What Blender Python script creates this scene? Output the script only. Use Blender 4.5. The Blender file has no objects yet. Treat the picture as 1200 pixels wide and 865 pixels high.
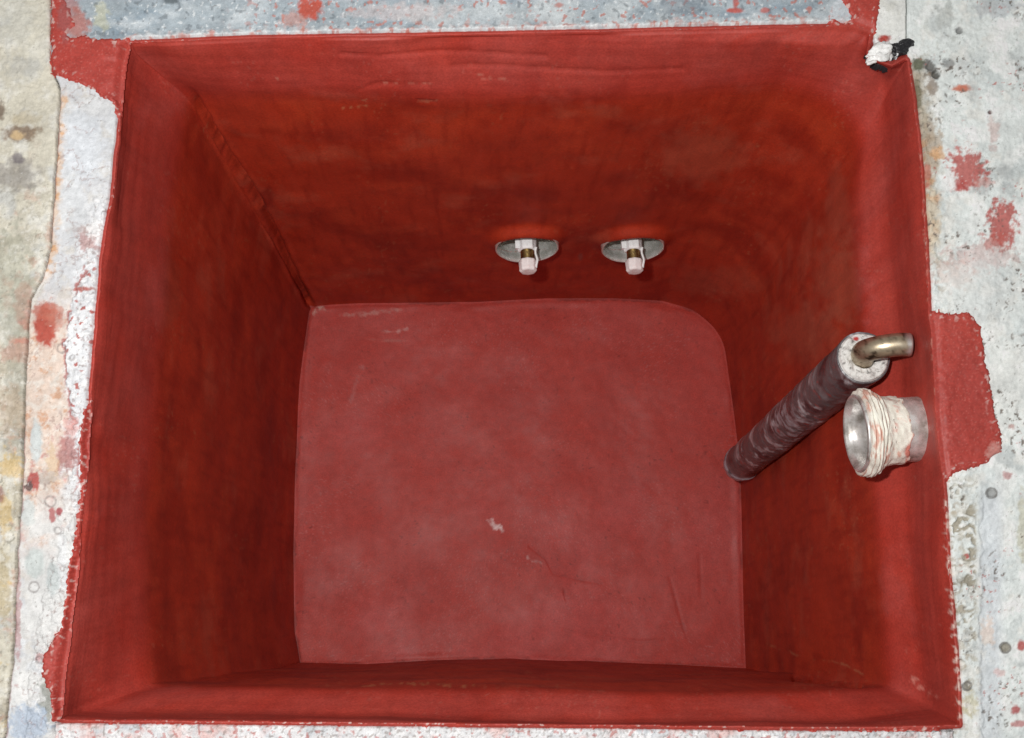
import bpy, math
import numpy as np

# ------------------------------------------------------------------ scene, camera
scene = bpy.context.scene
COL = scene.collection
W, H, F = 1200.0, 865.0, 1380.0
CAMZ = 1.65                      # camera above the basin floor, metres
NAD = (580.0, 730.0)             # where the plumb line below the camera falls
RIM = 0.72
d = np.array([(NAD[0]-W/2)/F, -(NAD[1]-H/2)/F, -1.0]); d /= np.linalg.norm(d)
zc = -d                                          # world up in camera axes
xc = np.array([1.0, 0, 0]) - zc[0]*zc; xc /= np.linalg.norm(xc)
yc = np.cross(zc, xc)
R = np.array([xc, yc, zc])                       # camera axes -> world axes
CAM = np.array([0.0, 0.0, CAMZ])

def unproj(p, z):
    p = np.asarray(p, float); z = np.broadcast_to(np.asarray(z, float), p.shape[:-1])
    dc = np.stack([(p[..., 0]-W/2)/F, -(p[..., 1]-H/2)/F, -np.ones(p.shape[:-1])], -1)
    dw = dc @ R.T
    t = (z - CAMZ)/dw[..., 2]
    return CAM + dw*t[..., None]

def proj(P):
    c = (np.asarray(P)-CAM) @ R
    return np.stack([W/2 + F*c[..., 0]/-c[..., 2], H/2 - F*c[..., 1]/-c[..., 2]], -1)

cd = bpy.data.cameras.new("camera"); cam = bpy.data.objects.new("camera", cd); COL.objects.link(cam)
from mathutils import Matrix, Vector
cam.matrix_world = Matrix(((R[0,0],R[0,1],R[0,2],0),(R[1,0],R[1,1],R[1,2],0),(R[2,0],R[2,1],R[2,2],CAMZ),(0,0,0,1)))
cd.sensor_width = 36; cd.lens = 36*F/W; cd.clip_start = .01; cd.clip_end = 100
scene.camera = cam

# ------------------------------------------------------------------ noise
def _h(ix, iy, s):
    n = (ix.astype(np.int64)*374761393 + iy.astype(np.int64)*668265263 + s*1442695041) & 0xffffffff
    n = ((n ^ (n >> 13))*1274126177) & 0xffffffff
    n = ((n ^ (n >> 15))*2246822519) & 0xffffffff
    return (n ^ (n >> 16))/4294967296.0*2*math.pi
def perlin(x, y, s=0):
    xi = np.floor(x); yi = np.floor(y); fx = x-xi; fy = y-yi
    u = fx*fx*fx*(fx*(fx*6-15)+10); v = fy*fy*fy*(fy*(fy*6-15)+10)
    def g(a, b):
        t = _h(xi+a, yi+b, s); return np.cos(t)*(fx-a)+np.sin(t)*(fy-b)
    return ((g(0,0)*(1-u)+g(1,0)*u)*(1-v)+(g(0,1)*(1-u)+g(1,1)*u)*v)*1.5
def fbm(x, y, sc, o=4, s=0, gain=.5):
    t = 0; a = 1; n = 0; x = np.asarray(x, float)/sc; y = np.asarray(y, float)/sc
    for k in range(o):
        t = t + a*perlin(x, y, s+k*17); n += a; a *= gain; x = x*2.03+5.1; y = y*2.03+9.7
    return t/n*1.35
def ss(a, b, x):
    t = np.clip((x-a)/(b-a), 0, 1); return t*t*(3-2*t)
def mix(c, col, m):
    return c + (np.asarray(col)-c)*np.clip(m, 0, 1)[..., None]

# ------------------------------------------------------------------ mesh helpers
def make_mesh(name, V, faces, col=None, smooth=True):
    me = bpy.data.meshes.new(name)
    V = np.ascontiguousarray(V, np.float32)
    if isinstance(faces, np.ndarray):
        nf, k = faces.shape
        me.vertices.add(len(V)); me.vertices.foreach_set('co', V.ravel())
        me.loops.add(nf*k); me.loops.foreach_set('vertex_index', faces.astype(np.int32).ravel())
        me.polygons.add(nf); me.polygons.foreach_set('loop_start', np.arange(0, nf*k, k, dtype=np.int32))
        me.polygons.foreach_set('loop_total', np.full(nf, k, np.int32))
        me.update(calc_edges=True)
    else:
        me.from_pydata(V.tolist(), [], faces)
    if col is not None:
        a = me.attributes.new('tint', 'FLOAT_COLOR', 'POINT')
        c = np.ones((len(V), 4), np.float32); c[:, :col.shape[1]] = col
        a.data.foreach_set('color', c.ravel())
    me.polygons.foreach_set('use_smooth', np.full(len(me.polygons), smooth))
    me.update()
    return me
def obj(name, me, mat, parent=None):
    o = bpy.data.objects.new(name, me); COL.objects.link(o)
    if mat: me.materials.append(mat)
    if parent: o.parent = parent; o.matrix_parent_inverse = Matrix.Translation(-Vector(parent.location)) if parent.rotation_euler == parent.rotation_euler and False else Matrix()
    return o
def tag(o, label, cat, group=None, kind=None):
    o['label'] = label; o['category'] = cat
    if group: o['group'] = group
    if kind: o['kind'] = kind
def thing(name, label, cat, loc=(0, 0, 0), group=None):
    o = bpy.data.objects.new(name, None); COL.objects.link(o); o.location = loc; o.empty_display_size = .03
    tag(o, label, cat, group); return o
def grid_faces(n, m):
    i = np.arange(n*m).reshape(n, m)
    return np.stack([i[:-1, :-1], i[1:, :-1], i[1:, 1:], i[:-1, 1:]], -1).reshape(-1, 4)
def compact(V, Fc, *arrs):
    used = np.unique(Fc); mp = np.full(len(V), -1, np.int64); mp[used] = np.arange(len(used))
    return (V[used], mp[Fc]) + tuple(a[used] for a in arrs)
def skirt(V, Fc, col, depth):
    """close a sheet downwards so that it has real thickness"""
    e = np.concatenate([Fc[:, [0, 1]], Fc[:, [1, 2]], Fc[:, [2, 3]], Fc[:, [3, 0]]])
    key = np.sort(e, 1); k = key[:, 0]*(len(V)+1)+key[:, 1]
    _, inv, cnt = np.unique(k, return_inverse=True, return_counts=True)
    b = e[cnt[inv] == 1]
    bv = np.unique(b); mp = np.zeros(len(V), np.int64); mp[bv] = np.arange(len(bv))+len(V)
    V2 = V[bv].copy(); V2[:, 2] -= depth
    side = np.stack([b[:, 1], b[:, 0], mp[b[:, 0]], mp[b[:, 1]]], 1)
    return np.concatenate([V, V2]), np.concatenate([Fc, side]), np.concatenate([col, col[bv]])

# ------------------------------------------------------------------ materials
def nmat(name):
    m = bpy.data.materials.new(name); m.use_nodes = True
    nt = m.node_tree; nt.nodes.clear()
    out = nt.nodes.new('ShaderNodeOutputMaterial'); b = nt.nodes.new('ShaderNodeBsdfPrincipled')
    nt.links.new(b.outputs[0], out.inputs[0])
    return m, nt, b
def N(nt, t, **k):
    n = nt.nodes.new(t)
    for a, v in k.items():
        if a.startswith('i_'): n.inputs[a[2:].replace('_', ' ')].default_value = v
        else: setattr(n, a, v)
    return n
def noise(nt, scale, detail=4, rough=.6, vec=None):
    n = N(nt, 'ShaderNodeTexNoise'); n.inputs['Scale'].default_value = scale
    n.inputs['Detail'].default_value = detail; n.inputs['Roughness'].default_value = rough
    if vec is None:
        tc = nt.nodes.get('TC') or N(nt, 'ShaderNodeTexCoord'); tc.name = 'TC'; vec = tc.outputs['Object']
    nt.links.new(vec, n.inputs['Vector']); return n.outputs['Fac']
def ramp(nt, src, stops):
    r = N(nt, 'ShaderNodeValToRGB'); e = r.color_ramp.elements
    while len(e) < len(stops): e.new(.5)
    for x, (p, c) in zip(e, stops):
        x.position = p; x.color = (c, c, c, 1) if isinstance(c, (int, float)) else (*c, 1)
    nt.links.new(src, r.inputs[0]); return r.outputs[0]
def mixc(nt, fac, a, b, mode='MIX'):
    m = N(nt, 'ShaderNodeMix', data_type='RGBA', blend_type=mode)
    for s, v in ((m.inputs[0], fac), (m.inputs[6], a), (m.inputs[7], b)):
        if hasattr(v, 'is_output'): nt.links.new(v, s)
        else: s.default_value = v if isinstance(v, (int, float)) else (*v, 1)
    return m.outputs[2]
def bump(nt, b, src, strength, dist, prev=None):
    n = N(nt, 'ShaderNodeBump'); n.inputs['Strength'].default_value = strength; n.inputs['Distance'].default_value = dist
    nt.links.new(src, n.inputs['Height'])
    if prev: nt.links.new(prev, n.inputs['Normal'])
    nt.links.new(n.outputs[0], b.inputs['Normal']); return n.outputs[0]
def tint_mat(name, grain=.25, gscale=900, rough=(.5, .7), spec=.4, bstr=.35, bdist=.0006, big=None):
    """colour of the stains and coats from the mesh, fine grain and bump from noise"""
    m, nt, b = nmat(name)
    at = N(nt, 'ShaderNodeAttribute', attribute_name='tint')
    g = noise(nt, gscale, 3, .7)
    k = ramp(nt, g, [(.3, 1-grain), (.7, 1+0*grain)])
    c = mixc(nt, 1.0, at.outputs['Color'], k, 'MULTIPLY')
    nt.links.new(c, b.inputs['Base Color'])
    r = ramp(nt, noise(nt, 12, 4), [(.35, rough[0]), (.65, rough[1])])
    nt.links.new(r, b.inputs['Roughness'])
    b.inputs['Specular IOR Level'].default_value = spec
    p = bump(nt, b, g, bstr, bdist)
    if big: bump(nt, b, noise(nt, big[0], 5, .65), big[1], big[2], p)
    return m
M_coat = tint_mat('red_coating', .30, 520, (.50, .66), .40, .35, .0005, (110, .15, .0012))
def brush(m):
    nt = m.node_tree; b = nt.nodes['Principled BSDF']
    tc = nt.nodes['TC']; mp = N(nt, 'ShaderNodeMapping'); mp.inputs['Scale'].default_value = (1, 1, .35)
    nt.links.new(tc.outputs['Object'], mp.inputs['Vector'])
    st = noise(nt, 75, 7, .68, mp.outputs[0]); fine = noise(nt, 420, 3, .6)
    old = b.inputs['Base Color'].links[0].from_socket
    c = mixc(nt, 1.0, old, ramp(nt, st, [(.32, .87), (.68, 1.08)]), 'MULTIPLY')
    c = mixc(nt, ramp(nt, fine, [(.70, 0.0), (.76, .25)]), c, (.60, .17, .14))       # pale grit held in the coat
    c = mixc(nt, ramp(nt, fine, [(.24, .35), (.29, 0.0)]), c, (.14, .012, .008))      # pinholes
    nt.links.new(c, b.inputs['Base Color'])
    bump(nt, b, st, .10, .0010, b.inputs['Normal'].links[0].from_socket)
brush(M_coat)
M_slab = tint_mat('weathered_cement', .12, 1100, (.6, .85), .3, .4, .0008, (260, .5, .0012))
M_sheet = tint_mat('galvanised_sheet', .25, 1000, (.42, .65), .5, .3, .0005, (300, .3, .0006))
def metal(name, col, col2, rough=.3, sc=80, met=1.0):
    m, nt, b = nmat(name)
    f = ramp(nt, noise(nt, sc, 5, .65), [(.38, 0.0), (.66, 1.0)])
    nt.links.new(mixc(nt, f, col, col2), b.inputs['Base Color'])
    b.inputs['Metallic'].default_value = met
    nt.links.new(ramp(nt, noise(nt, sc*2, 4), [(.3, rough), (.7, rough+.25)]), b.inputs['Roughness'])
    bump(nt, b, noise(nt, 500, 3), .15, .0004); return m
def paint(name, col, col2, sc=120, rough=.6, bs=.4, met=0.0, lo=.45, hi=.62, spec=.4):
    m, nt, b = nmat(name)
    f = ramp(nt, noise(nt, sc, 6, .7), [(lo, 0.0), (hi, 1.0)])
    nt.links.new(mixc(nt, f, col, col2), b.inputs['Base Color'])
    b.inputs['Roughness'].default_value = rough; b.inputs['Metallic'].default_value = met
    b.inputs['Specular IOR Level'].default_value = spec
    bump(nt, b, noise(nt, 450, 4, .7), bs, .0008); return m

# ------------------------------------------------------------------ polylines (traced outlines, each at its own height)
def resample(pts, n):
    p = np.asarray(pts, float); s = np.r_[0, np.cumsum(np.linalg.norm(np.diff(p, axis=0), axis=1))]
    t = np.linspace(0, s[-1], n)
    q = np.stack([np.interp(t, s, p[:, 0]), np.interp(t, s, p[:, 1])], -1)
    return q
def smooth_line(q, it):
    q = q.copy()
    for _ in range(it): q[1:-1] = .25*q[:-2]+.5*q[1:-1]+.25*q[2:]
    return q
NT, NS = 430, 350        # samples along the back/front and along the sides
# sides in order: back (left to right), right (down), front (right to left), left (up)
L1 = [[(152,50),(300,44),(600,39),(900,32),(1003,30),(1022,37),(1015,68),(1046,77)],
      [(1046,77),(1063,67),(1073,130),(1080,200),(1085,290),(1089,360),(1097,480),(1106,570),(1109,620),(1114,690),(1121,770),(1125,850)],
      [(1125,850),(1000,853),(800,851),(600,849),(400,847),(200,845),(70,844)],
      [(70,844),(76,780),(88,690),(97,590),(108,450),(120,300),(136,190),(142,120),(152,50)]]
L2 = [[(160,62),(300,56),(600,52),(900,48),(1000,60),(1042,95)],
      [(1042,95),(1035,125),(1037,190),(1043,260),(1050,360),(1061,480),(1068,600),(1075,700),(1083,790),(1090,830)],
      [(1090,830),(1000,846),(800,846),(600,842),(400,840),(250,836),(88,836)],
      [(88,836),(97,780),(106,690),(116,590),(126,450),(138,300),(150,190),(155,120),(160,62)]]
L3 = [[(217,108),(300,104),(500,112),(700,112),(850,98),(915,93),(975,112),(1012,152)],
      [(1012,152),(1001,220),(1005,290),(1013,400),(1021,500),(1028,600),(1036,700),(1042,806)],
      [(1042,806),(920,808),(800,811),(600,804),(400,806),(280,806),(176,807)],
      [(176,807),(170,700),(171,600),(182,450),(194,290),(205,200),(217,108)]]
L4 = [[(364,360),(420,357),(490,356),(560,355),(640,351),(720,351),(775,354),(812,364),(836,384)],
      [(836,384),(848,405),(853,440),(860,490),(866,540),(868,600),(870,700),(873,783)],
      [(873,783),(800,779),(700,776),(600,772),(500,774),(430,778),(352,778)],
      [(352,778),(346,740),(345,650),(347,550),(352,450),(358,400),(364,360)]]
NN = [NT, NS, NT, NS]
def loop(L, sm=6):
    out = []
    for k in range(4):
        q = smooth_line(resample(L[k], NN[k]+1), sm); out.append(q[:-1])
    return np.concatenate(out)
P1, P2, P3, P4 = loop(L1, 3), loop(L2, 10), loop(L3, 14), loop(L4, 8)
# soften the rounded far right corner of the walls
NP = len(P1)
def soften(P, i, wdt, it):
    idx = (np.arange(i-wdt, i+wdt+1)) % NP; q = P[idx]
    P[idx] = smooth_line(q, it)
soften(P3, NT, 45, 170); soften(P4, NT, 40, 80); soften(P2, NT, 25, 60)
for P in (P2, P3):
    for i in (0, NT+NS, 2*NT+NS): soften(P, i, 12, 25)
_i = np.arange(NP)*1.0                           # hand-laid edges wander a little
_w = fbm(_i, _i*0+.37, 34, 3, 401)*2.6+fbm(_i, _i*0+.71, 8, 2, 402)*.9
_wl = np.r_[np.full(NT, .25), np.full(NS, .7), np.full(NT, .25), np.full(NS, 1.0)]
for P, k_, s_ in ((P1, 1.0, 0), (P2, 1.6, 170)):
    t_ = np.roll(P, -6, 0)-np.roll(P, 6, 0); n_ = np.stack([t_[:, 1], -t_[:, 0]], -1); n_ /= np.linalg.norm(n_, axis=1)[:, None]
    P += n_*(np.roll(_w, s_)*_wl*k_)[:, None]
def off(P, px):                                   # push a closed outline outwards
    t = np.roll(P, -2, 0)-np.roll(P, 2, 0); n = np.stack([t[:, 1], -t[:, 0]], -1)
    n /= np.linalg.norm(n, axis=1)[:, None]+1e-9
    return P + n*px

def seg_dist(U, V, pts):
    best = np.full(U.shape, 1e9); tt = np.zeros(U.shape); p = np.asarray(pts, float); L = 0
    for a, b in zip(p[:-1], p[1:]):
        e = b-a; l2 = e@e; t = np.clip(((U-a[0])*e[0]+(V-a[1])*e[1])/l2, 0, 1)
        dd = np.hypot(U-a[0]-t*e[0], V-a[1]-t*e[1]); best = np.minimum(best, dd)
    return best
def inside(U, V, poly):
    p = np.asarray(poly); r = np.zeros(U.shape, bool); a = p; b = np.roll(p, -1, 0)
    for (x0, y0), (x1, y1) in zip(a, b):
        if y0 == y1: continue
        cnd = ((y0 > V) != (y1 > V)) & (U < (x1-x0)*(V-y0)/(y1-y0)+x0); r ^= cnd
    return r
def sdf(U, V, poly):
    p = np.vstack([poly, poly[:1]]); return np.where(inside(U, V, poly), 1, -1)*seg_dist(U, V, p)
L0 = np.array([(60,-70),(60,86),(66,90),(80,95),(100,101),(118,112),(135,124),(137,140),(136,200),(128,240),(121,290),(118,340),(113,420),(108,455),(95,500),(94,540),(95,575),(88,620),(80,680),(73,735),(52,768),(50,790),(60,812),(63,846),
               (110,848),(400,850),(800,854),(1000,857),(1090,857),(1126,852),
               (1121,770),(1115,690),(1110,620),(1108,566),(1118,555),(1150,545),(1173,530),(1174,508),(1168,492),(1164,470),(1155,425),(1150,385),(1135,366),(1110,369),(1090,362),(1087,290),(1081,200),(1074,130),(1067,68),
               (1048,78),(1013,72),(1026,40),(1030,0),(1030,-70),(982,-70),(984,0),(998,20),(996,28),(975,24),(968,29),(800,34),(600,40),(400,44),(160,47),(108,46),(100,42),(84,45),(80,42),(88,30),(86,20),(76,0),(74,-70)], float)
ROLL = ss(2, 7, sdf(P1[:, 0], P1[:, 1], L0))*(P1[:, 0] < 400)*.0042    # where the coat laps far over the slab it rolls softly into the basin
for _ in range(30): ROLL = .25*np.roll(ROLL, 1)+.5*ROLL+.25*np.roll(ROLL, -1)
def ring_z(back, right, front, left, it=900):
    z = np.r_[np.full(NT, back), np.full(NS, right), np.full(NT, front), np.full(NS, left)]
    for _ in range(it): z = .25*np.roll(z, 1)+.5*z+.25*np.roll(z, -1)
    return z
Z2 = ring_z(.710, .648, .664, .694); Z3 = ring_z(.655, .615, .625, .598)
keys = [(off(P1, 5), RIM-.003-ROLL), (off(P1, 1.5), RIM+.0002-ROLL), (P1, RIM+.0004-ROLL), (off(P1, -3.0), RIM-.0018-ROLL*1.3),
        (P2, Z2), (P3, Z3), (P4, -.006)]
segs = [3, 2, 3, 26, 24, 240]
rows = []; K3 = [unproj(p, z) for p, z in keys]
kind = []
for k in range(len(segs)):
    for j in range(segs[k]):
        t = j/segs[k]; rows.append(K3[k]*(1-t)+K3[k+1]*t)
rows.append(K3[-1]); G = np.array(rows)          # rows x perimeter x 3
r2 = sum(segs[:4]); r3 = sum(segs[:5]); NR = len(G)
# round the ledge and the wall head, leave the foot sharp
for it in range(26):
    g = G.copy(); lo, hi = 6, r3+22
    g[lo:hi] = .25*G[lo-1:hi-1]+.5*G[lo:hi]+.25*G[lo+1:hi+1]
    if it > 13:
        w = 0
    G = g
def normals(G, closed=True):
    du = (np.roll(G, -1, 1)-np.roll(G, 1, 1)) if closed else np.gradient(G, axis=1)
    dv = np.gradient(G, axis=0); n = np.cross(du, dv); return n/(np.linalg.norm(n, axis=-1, keepdims=True)+1e-12)
NRM = normals(G)
if NRM[NR//2+20, NT//2, 1] > 0: NRM = -NRM       # back wall must face the near side
UV = proj(G)                                      # where each point shows, used to lay out marks traced on the coating
U, Vp = UV[..., 0], UV[..., 1]
side = np.zeros((NR, NP), int)
side[:, NT:NT+NS] = 1; side[:, NT+NS:2*NT+NS] = 2; side[:, 2*NT+NS:] = 3
arc = np.r_[0, np.cumsum(np.linalg.norm(np.diff(unproj(P3, .6), axis=0), axis=1))]*1000   # mm along the perimeter
ARC = np.broadcast_to(arc, (NR, NP)); Z = G[..., 2]*1000
def signed(U, V, pts):                            # + on the right-hand side of a single polyline
    a, b = np.asarray(pts[0], float), np.asarray(pts[-1], float); e = b-a
    return np.sign((U-a[0])*e[1]-(V-a[1])*e[0])

D = np.zeros((NR, NP))
rowi = np.arange(NR)[:, None]
body = ss(7, 14, rowi)*(1-ss(NR-8, NR-1, rowi))
D += body*(fbm(ARC, Z, 190, 3, 3)*.0035 + fbm(ARC, Z, 60, 2, 5)*.0006)
tz = ((side == 0) | (side == 2))                  # trowel strokes run along the ledges
strokes = fbm(ARC/9, Z, 9, 3, 8)*np.exp(-((Z-680)/50)**2)
D += body*strokes*.0004
groove = [(222,100),(262,172),(305,238),(335,300),(362,354)]
gd = seg_dist(U, Vp, groove); gs = gd + fbm(U, Vp, 14, 3, 2)*1.6
gm = ss(r3-8, r3+16, rowi)
D -= gm*np.exp(-(gs/2.9)**2)*.0085
D += gm*np.exp(-((gs-7.5)/2.4)**2)*.0016
br = [(930,793),(960,797),(985,801),(1008,803)]
bd = seg_dist(U, Vp, br)+fbm(U, Vp, 9, 3, 4)*1.8
D -= (rowi > r3-6)*np.exp(-(bd/2.2)**2)*.004
bl = [(176,806),(215,803),(262,796)]
bd2 = seg_dist(U, Vp, bl)+fbm(U, Vp, 9, 3, 4)*1.6
D += (rowi > r3-4)*np.exp(-(bd2/2.5)**2)*.0012
for c in ([(420,105),(445,97),(500,99)], [(490,118),(512,119)], [(400,62),(450,64),(520,60),(640,66)], [(530,78),(600,78),(700,84),(800,80)]):
    dd = seg_dist(U, Vp, c)+fbm(U/4, Vp, 6, 3, 9)*2; D -= tz*np.exp(-(dd/2.0)**2)*.0012

# the two round outlets: swell the coating round their collars and open the wall
OUT = []
for (u, v) in ((617.5, 281.), (741, 281.)):
    m = (rowi > r3+10) & (side == 0)
    dd = np.where(m, np.hypot(U-u, Vp-v), 1e9); k = np.unravel_index(np.argmin(dd), dd.shape)
    c = G[k].copy(); n = NRM[k].copy(); n[2] = 0; n /= np.linalg.norm(n); n = n*math.cos(.15)+np.array([0, 0, math.sin(.15)])
    OUT.append((c, n, k))
RC = .0390
hole = np.zeros((NR, NP), bool)
for c, n, k in OUT:
    q = G-c; q2 = q-(q@n)[..., None]*n; r = np.linalg.norm(q2, axis=-1)
    m = (side == 0) & (rowi > r3)
    up = .55+.45*np.clip(q2[..., 2]/.04, -1, 1)
    D += m*np.exp(-np.clip((r-RC)/.0095, 0, 9)**2)*.0125*up*body
    hole |= m & (r < RC-.0015)
# foot fillet of smeared coating where the pipe stub passes the ledge
G = G + NRM*D[..., None]

# ------------------------------------------------------------------ colours of the red coating
def coat_colour(a, b, U, V, seed=0):
    c = np.empty(a.shape+(3,)); c[:] = (.42, .032, .017)
    c = mix(c, (.29, .016, .008), ss(-.1, .55, fbm(a, b, 120, 5, 21+seed))*.8)
    c = mix(c, (.50, .048, .025), ss(.0, .6, fbm(a, b, 70, 5, 31+seed))*.6)
    c = mix(c, (.44, .075, .062), ss(.12, .6, fbm(a, b, 95, 6, 41+seed, .6))*.55)
    return c
CC = coat_colour(ARC, Z, U, Vp)
vs = fbm(ARC, Z/7, 11, 4, 51)                     # vertical brush streaks on the walls
wall = ss(r3-4, r3+12, rowi)
CC = mix(CC, (.41, .064, .050), .65*(1-ss(r3-10, r3+8, rowi))*np.ones(ARC.shape)*(.75+fbm(ARC, Z, 60, 4, 56)*.6))
CC = mix(CC, (.46, .045, .032), wall*ss(.15, .6, vs)*.22)
CC = mix(CC, (.25, .011, .006), wall*ss(.05, .6, -vs)*.35)
hs = fbm(ARC/9, Z, 10, 4, 61)
CC = mix(CC, (.50, .06, .035), (1-wall)*ss(.1, .6, hs)*.15)
CC = mix(CC, (.29, .016, .010), (1-wall)*ss(.1, .6, -hs)*.15)
def line_mark(C, pts, wpx, col, a, U, V, seed=0, br=.15):
    dd = seg_dist(U, V, pts)+fbm(U, V, 7, 3, 70+seed)*wpx*.8
    m = (1-ss(wpx*.35, wpx, dd))*ss(-br, .35, fbm(U, V, 9, 2, 77+seed))
    return mix(C, col, m*a)
for pts in ([(450,98),(475,96),(505,99)], [(490,119),(512,117)], [(402,127),(430,126)], [(415,118),(432,119)], [(565,92),(600,93)], [(318,86),(325,92)], [(560,88),(575,90)]):
    CC = line_mark(CC, pts, 2.0, (.56, .22, .16), .5, U, Vp)
CC = line_mark(CC, [(1074,110),(1083,250),(1088,350),(1100,500)], 2.4, (.62,.28,.22), .5, U, Vp, 3, -.1)
CC = line_mark(CC, [(1108,590),(1114,680),(1121,770),(1124,840)], 4.5, (.75,.55,.48), .9, U, Vp, 4, .1)
CC = line_mark(CC, [(896,755),(935,767),(985,778),(1010,790)], 2, (.5,.16,.12), .6, U, Vp, 5)
CC = line_mark(CC, [(1070,795),(1085,812),(1095,818)], 5, (.62,.25,.2), .6, U, Vp, 6)
CC = line_mark(CC, [(420,804),(470,801),(555,803)], 2, (.55,.20,.13), .6, U, Vp, 8)
for (u, v, ru, rv, col, a) in ((310,232,14,14,(.20,.010,.008),.7), (985,330,40,60,(.45,.11,.10),.45), (950,390,60,40,(.43,.11,.10),.4), (820,180,60,40,(.45,.10,.085),.4),
                               (610,304,5,5,(.35,.08,.10),.4), (680,302,4,5,(.22,.07,.09),.6), (200,340,14,60,(.36,.06,.05),.4), (840,330,60,22,(.40,.09,.08),.35), (980,250,20,60,(.42,.09,.08),.4)):
    m = 1-ss(.35, 1.15, np.hypot((U-u)/ru, (Vp-v)/rv)+fbm(U, Vp, 18, 4, 81)*.5); CC = mix(CC, col, m*a)
wear = ss(.42, .62, fbm(U, Vp, 5, 2, 91))*ss(.1, .5, fbm(U, Vp, 60, 3, 92))
CC = mix(CC, (.5, .17, .13), wear*.25)

CC[..., 1] *= 1+.10*wall; CC[..., 2] *= 1-.30*wall; CC *= (1+.12*wall)[..., None]
basin = thing('basin', 'red coated square basin sunk between pale weathered cement slabs', 'basin')
allf = np.stack([np.arange(NR*NP).reshape(NR, NP)[:-1], np.arange(NR*NP).reshape(NR, NP)[1:],
                 np.roll(np.arange(NR*NP).reshape(NR, NP), -1, 1)[1:], np.roll(np.arange(NR*NP).reshape(NR, NP), -1, 1)[:-1]], -1)
hf = hole[:-1] & hole[1:] & np.roll(hole, -1, 1)[:-1]
Vf, Cf = G.reshape(-1, 3), CC.reshape(-1, 3)
bounds = [(0, NT), (NT, NT+NS), (NT+NS, 2*NT+NS), (2*NT+NS, NP)]
for (a, b) in bounds:
    for nm, r0, r1 in (('ledge', 0, r3+2), ('basin_wall', r3+2, NR-1)):
        f = allf[r0:r1, a:b].reshape(-1, 4); f = f[~hf[r0:r1, a:b].ravel()]
        v, f, c = compact(Vf, f[:, ::-1], Cf)
        obj(nm, make_mesh(nm, v, f, c), M_coat, basin)

# floor: a slightly crowned slab of coating with a rolled edge, filled from the foot outline inwards
nfr = 130
cen = unproj(np.array([608., 566.]), 0.0)
foot = unproj(P4, 0.0)
t = np.concatenate([[-.03, -.006, 0, .002, .005, .009, .014, .02], np.linspace(.028, 1, nfr)])
t = t[:-1]
FG = foot[None]*(1-t)[:, None, None]+cen*t[:, None, None]
edge = np.linalg.norm(FG-foot[None], axis=-1)*1000*(t >= 0)[:, None]         # mm from the foot
fu = proj(FG); fU, fV = fu[..., 0], fu[..., 1]
X, Y = FG[..., 0]*1000, FG[..., 1]*1000
FG[..., 2] = -.0006+.0006*ss(0, 6, edge+fbm(X, Y, 25, 2, 6)*2*(edge > 1))
FG[..., 2] += ss(3, 15, edge)*(fbm(X, Y, 160, 3, 11)*.003+fbm(X, Y, 40, 3, 12)*.0007)
FG[..., 2] += np.exp(-((edge-7)/4)**2)*.0009*np.clip(fbm(X, Y, 70, 2, 14), 0, 1)
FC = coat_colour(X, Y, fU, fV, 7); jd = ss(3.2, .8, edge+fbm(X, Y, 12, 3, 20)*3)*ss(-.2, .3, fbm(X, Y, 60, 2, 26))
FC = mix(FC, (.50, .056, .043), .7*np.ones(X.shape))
FC = mix(FC, (.57, .088, .082), ss(-.05, .6, fbm(X, Y, 200, 6, 15, .58))*.55*ss(420, 640, fV+fbm(X, Y, 150, 3, 16)*160))  # pinker near end: sheen of the flash painted into the floor colour
FC = mix(FC, (.50, .078, .068), ss(.1, .6, fbm(X, Y, 220, 6, 18, .58))*.5)
FC = mix(FC, (.42, .034, .024), ss(.1, .6, fbm(X, Y, 180, 6, 19, .58))*.4)
spk = ss(.44, .62, fbm(X, Y, 3.0, 2, 22))*ss(.0, .5, fbm(X, Y, 90, 3, 23)+.2*ss(560, 700, fV))
FC = mix(FC, (.55, .18, .17), spk*.4)
dk = ss(.52, .64, fbm(X, Y, 6, 2, 24))*ss(.2, .5, fbm(X, Y, 50, 2, 25)); FC = mix(FC, (.20, .02, .015), dk*.6)
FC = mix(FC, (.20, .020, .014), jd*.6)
for pts, w_, col, a in (([(574,610),(580,616),(588,620)], 4.2, (.85,.62,.60), 1.0), ([(618,654),(628,658),(634,662)], 2.6, (.62,.36,.34), .6), ([(445,388),(462,389),(477,385)], 2.2, (.60,.33,.30), .6),
                        ([(400,370),(430,368),(470,362)], 3, (.58,.30,.26), .5), ([(368,366),(372,362),(380,361)], 3, (.7,.45,.38), .7), ([(412,470),(416,450),(425,430)], 3, (.46,.15,.14), .5), ([(430,398),(480,400)], 2, (.5,.2,.17), .4)):
    FC = line_mark(FC, pts, w_, col, a, fU, fV, 2, .6)
for pts, w_, a in (([(620,640),(640,656),(648,672),(672,678),(705,684)], 1.8, .55), ([(785,677),(794,710),(802,740)], 2.0, .5), ([(663,703),(661,693)], 2.2, .7), ([(660,738),(690,744),(750,752),(780,750)], 2, .35), ([(820,650),(822,700)], 1.6, .3)):
    FC = line_mark(FC, pts, w_, (.22,.022,.018), a*.5, fU, fV, 5, .6)
    dd = seg_dist(fU, fV, pts); FG[..., 2] -= np.exp(-(dd/1.6)**2)*.0007
v = np.concatenate([FG.reshape(-1, 3), FG[-1].mean(0)[None]])
i = np.arange(len(t)*NP).reshape(len(t), NP); j = np.roll(i, -1, 1)
f = np.stack([i[:-1], j[:-1], j[1:], i[1:]], -1).reshape(-1, 4)
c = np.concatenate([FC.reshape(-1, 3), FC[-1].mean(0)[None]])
cap = np.stack([i[-1], j[-1], np.full(NP, len(v)-1), np.full(NP, len(v)-1)], -1)
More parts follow.
